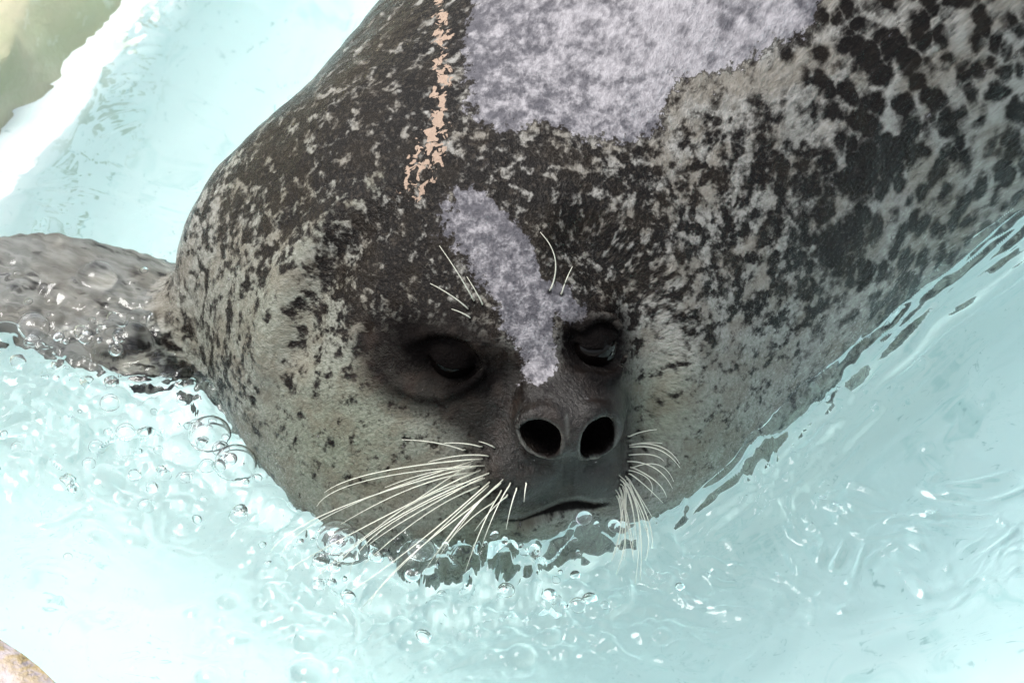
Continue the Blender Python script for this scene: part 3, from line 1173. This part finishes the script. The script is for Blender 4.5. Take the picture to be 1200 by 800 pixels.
FROTH = [(380, 650, 45, 30, 3), (480, 690, 70, 28, 3), (610, 680, 70, 25, 2.5), (700, 620, 22, 14, 1.5), (270, 500, 40, 45, 3), (150, 520, 100, 40, 3),
         (60, 470, 60, 40, 1.5), (110, 390, 70, 40, 2), (340, 740, 60, 30, 1.5), (600, 760, 120, 20, 1), (860, 520, 40, 15, .8), (1000, 470, 60, 40, .6)]
for x, y in spread(FROTH, 1000):
    _, dsd = height_at(x, y)
    if dsd < -.02: continue
    stamp(x, y, float(np.clip(rng.lognormal(math.log(.0032), .65), .0014, .016)), rng.uniform(.5, .95))
WP[:, 2] = HG.ravel()
ni, nj = X.shape
ii, jj = np.meshgrid(np.arange(ni - 1), np.arange(nj - 1), indexing='ij')
b0 = (ii * nj + jj).ravel()
WQ = np.stack([b0, b0 + nj, b0 + nj + 1, b0 + 1], 1)
water = fast_quads('water', WP, WQ, M_WATER)
tag(water, kind='structure')

# ------------------------------------------------------------------ bubbles and drops
def glass(name, ior, col=(1, 1, 1)):
    g = NT(name)
    gl = g.n('ShaderNodeBsdfGlass')
    gl.inputs['IOR'].default_value = ior
    gl.inputs['Roughness'].default_value = 0.0
    gl.inputs['Color'].default_value = (*col, 1)
    g.link(gl.outputs[0], g.out.inputs['Surface'])
    return g.m


M_FILM, M_AIR = glass('bubble_film', 1.33), glass('trapped_air', 0.752)


def dome_mesh():
    """hollow half bubble: outer and inner skin joined at the foot"""
    nu, nv = 20, 8
    V, F = [], []
    for r in (1.0, 0.93):
        base = len(V)
        for j in range(nv):
            th = math.pi / 2 * 1.12 * (j + 1) / nv
            for i in range(nu):
                ph = 2 * math.pi * i / nu
                V.append((r * math.sin(th) * math.cos(ph), r * math.sin(th) * math.sin(ph), r * math.cos(th)))
        V.append((0, 0, r))
        top = len(V) - 1
        fs = [[top, base + i, base + (i + 1) % nu] for i in range(nu)]
        for j in range(nv - 1):
            for i in range(nu):
                a, b = base + j * nu + i, base + j * nu + (i + 1) % nu
                fs.append([a, a + nu, b + nu, b])
        F += fs if r == 1.0 else [f[::-1] for f in fs]
    o0, i0 = (nv - 1) * nu, nv * nu + 1 + (nv - 1) * nu
    for i in range(nu):
        F.append([o0 + i, i0 + i, i0 + (i + 1) % nu, o0 + (i + 1) % nu])
    return V, F


V, F = dome_mesh()
dome0 = mesh_obj('bubble', V, F, M_FILM)
V, F = sphere(np.zeros(3), 1.0, 18, 12)
air0 = mesh_obj('bubble', V, F, M_AIR)
dome_me, air_me = dome0.data, air0.data
bpy.data.objects.remove(dome0); bpy.data.objects.remove(air0)
ZONES = [((260, 520, 38, 45), 26, 'clear round bubble on the churned water beside the pale cheek', 'bubbles beside the cheek', .5),
         ((140, 535, 85, 35), 22, 'clear round bubble on the pale water below the spread flipper', 'bubbles below the flipper', .6),
         ((110, 400, 60, 32), 34, 'bright bubble over the submerged grey flipper', 'bubbles over the flipper', .15),
         ((400, 660, 50, 28), 20, 'clear bubble in the froth under the long whiskers', 'bubbles under the whiskers', .5),
         ((600, 690, 60, 25), 16, 'clear bubble in the ripples below the chin', 'bubbles below the chin', .5)]
for (cx, cy, sx, sy), n, lab, grp, pdome in ZONES:
    k = 0
    while k < n:
        p = on_plane(rng.normal(cx, sx), rng.normal(cy, sy))
        if abs(p[0]) > .42 or abs(p[1]) > .42: continue
        h, dsd = height_at(p[0], p[1])
        if dsd < .006 and 'flipper' not in grp: continue
        r = float(np.clip(rng.lognormal(math.log(.0036), .6), .0016, .015))
        dome = rng.random() < pdome
        if not dome: r = min(r, .0055)
        o = bpy.data.objects.new('bubble', dome_me if dome else air_me)
        COL.objects.link(o)
        o.location = (p[0], p[1], h - (.1 * r if dome else 1.25 * r))
        o.scale = (r, r, r * (.85 if dome else .8))
        o.rotation_euler = (0, 0, rng.uniform(0, 6))
        size = 'tiny' if r < .0034 else 'small' if r < .0055 else 'large'
        tag(o, size + ' ' + lab, 'bubble', size + ' ' + grp)
        k += 1

# drops thrown up where the chin breaks the water
V, F = sphere(np.zeros(3), 1.0, 14, 10)
drop0 = mesh_obj('water_droplet', V, F, M_FILM)
drop_me = drop0.data
bpy.data.objects.remove(drop0)
for (cx, cy, sx, sy), n, lab, grp in (((700, 622, 18, 14), 14, 'clear water droplet splashing up under the short whiskers', 'droplets under the short whiskers'),
                                      ((590, 665, 60, 12), 14, 'clear water droplet splashing up below the mouth', 'droplets below the mouth'),
                                      ((855, 505, 22, 12), 8, 'clear water droplet thrown up against the wet flank', 'droplets at the flank')):
    for k in range(n):
        p = on_plane(rng.normal(cx, sx), rng.normal(cy, sy))
        h, dsd = height_at(p[0], p[1])
        r = float(np.clip(rng.lognormal(math.log(.0022), .45), .001, .005))
        o = bpy.data.objects.new('water_droplet', drop_me)
        COL.objects.link(o)
        o.location = (p[0], p[1], h + rng.uniform(.2, 3.0) * r)
        o.scale = (r * rng.uniform(.8, 1.6), r, r * rng.uniform(.7, 1.2))
        o.rotation_euler = tuple(rng.uniform(0, 3, 3))
        tag(o, lab, 'droplet', grp)
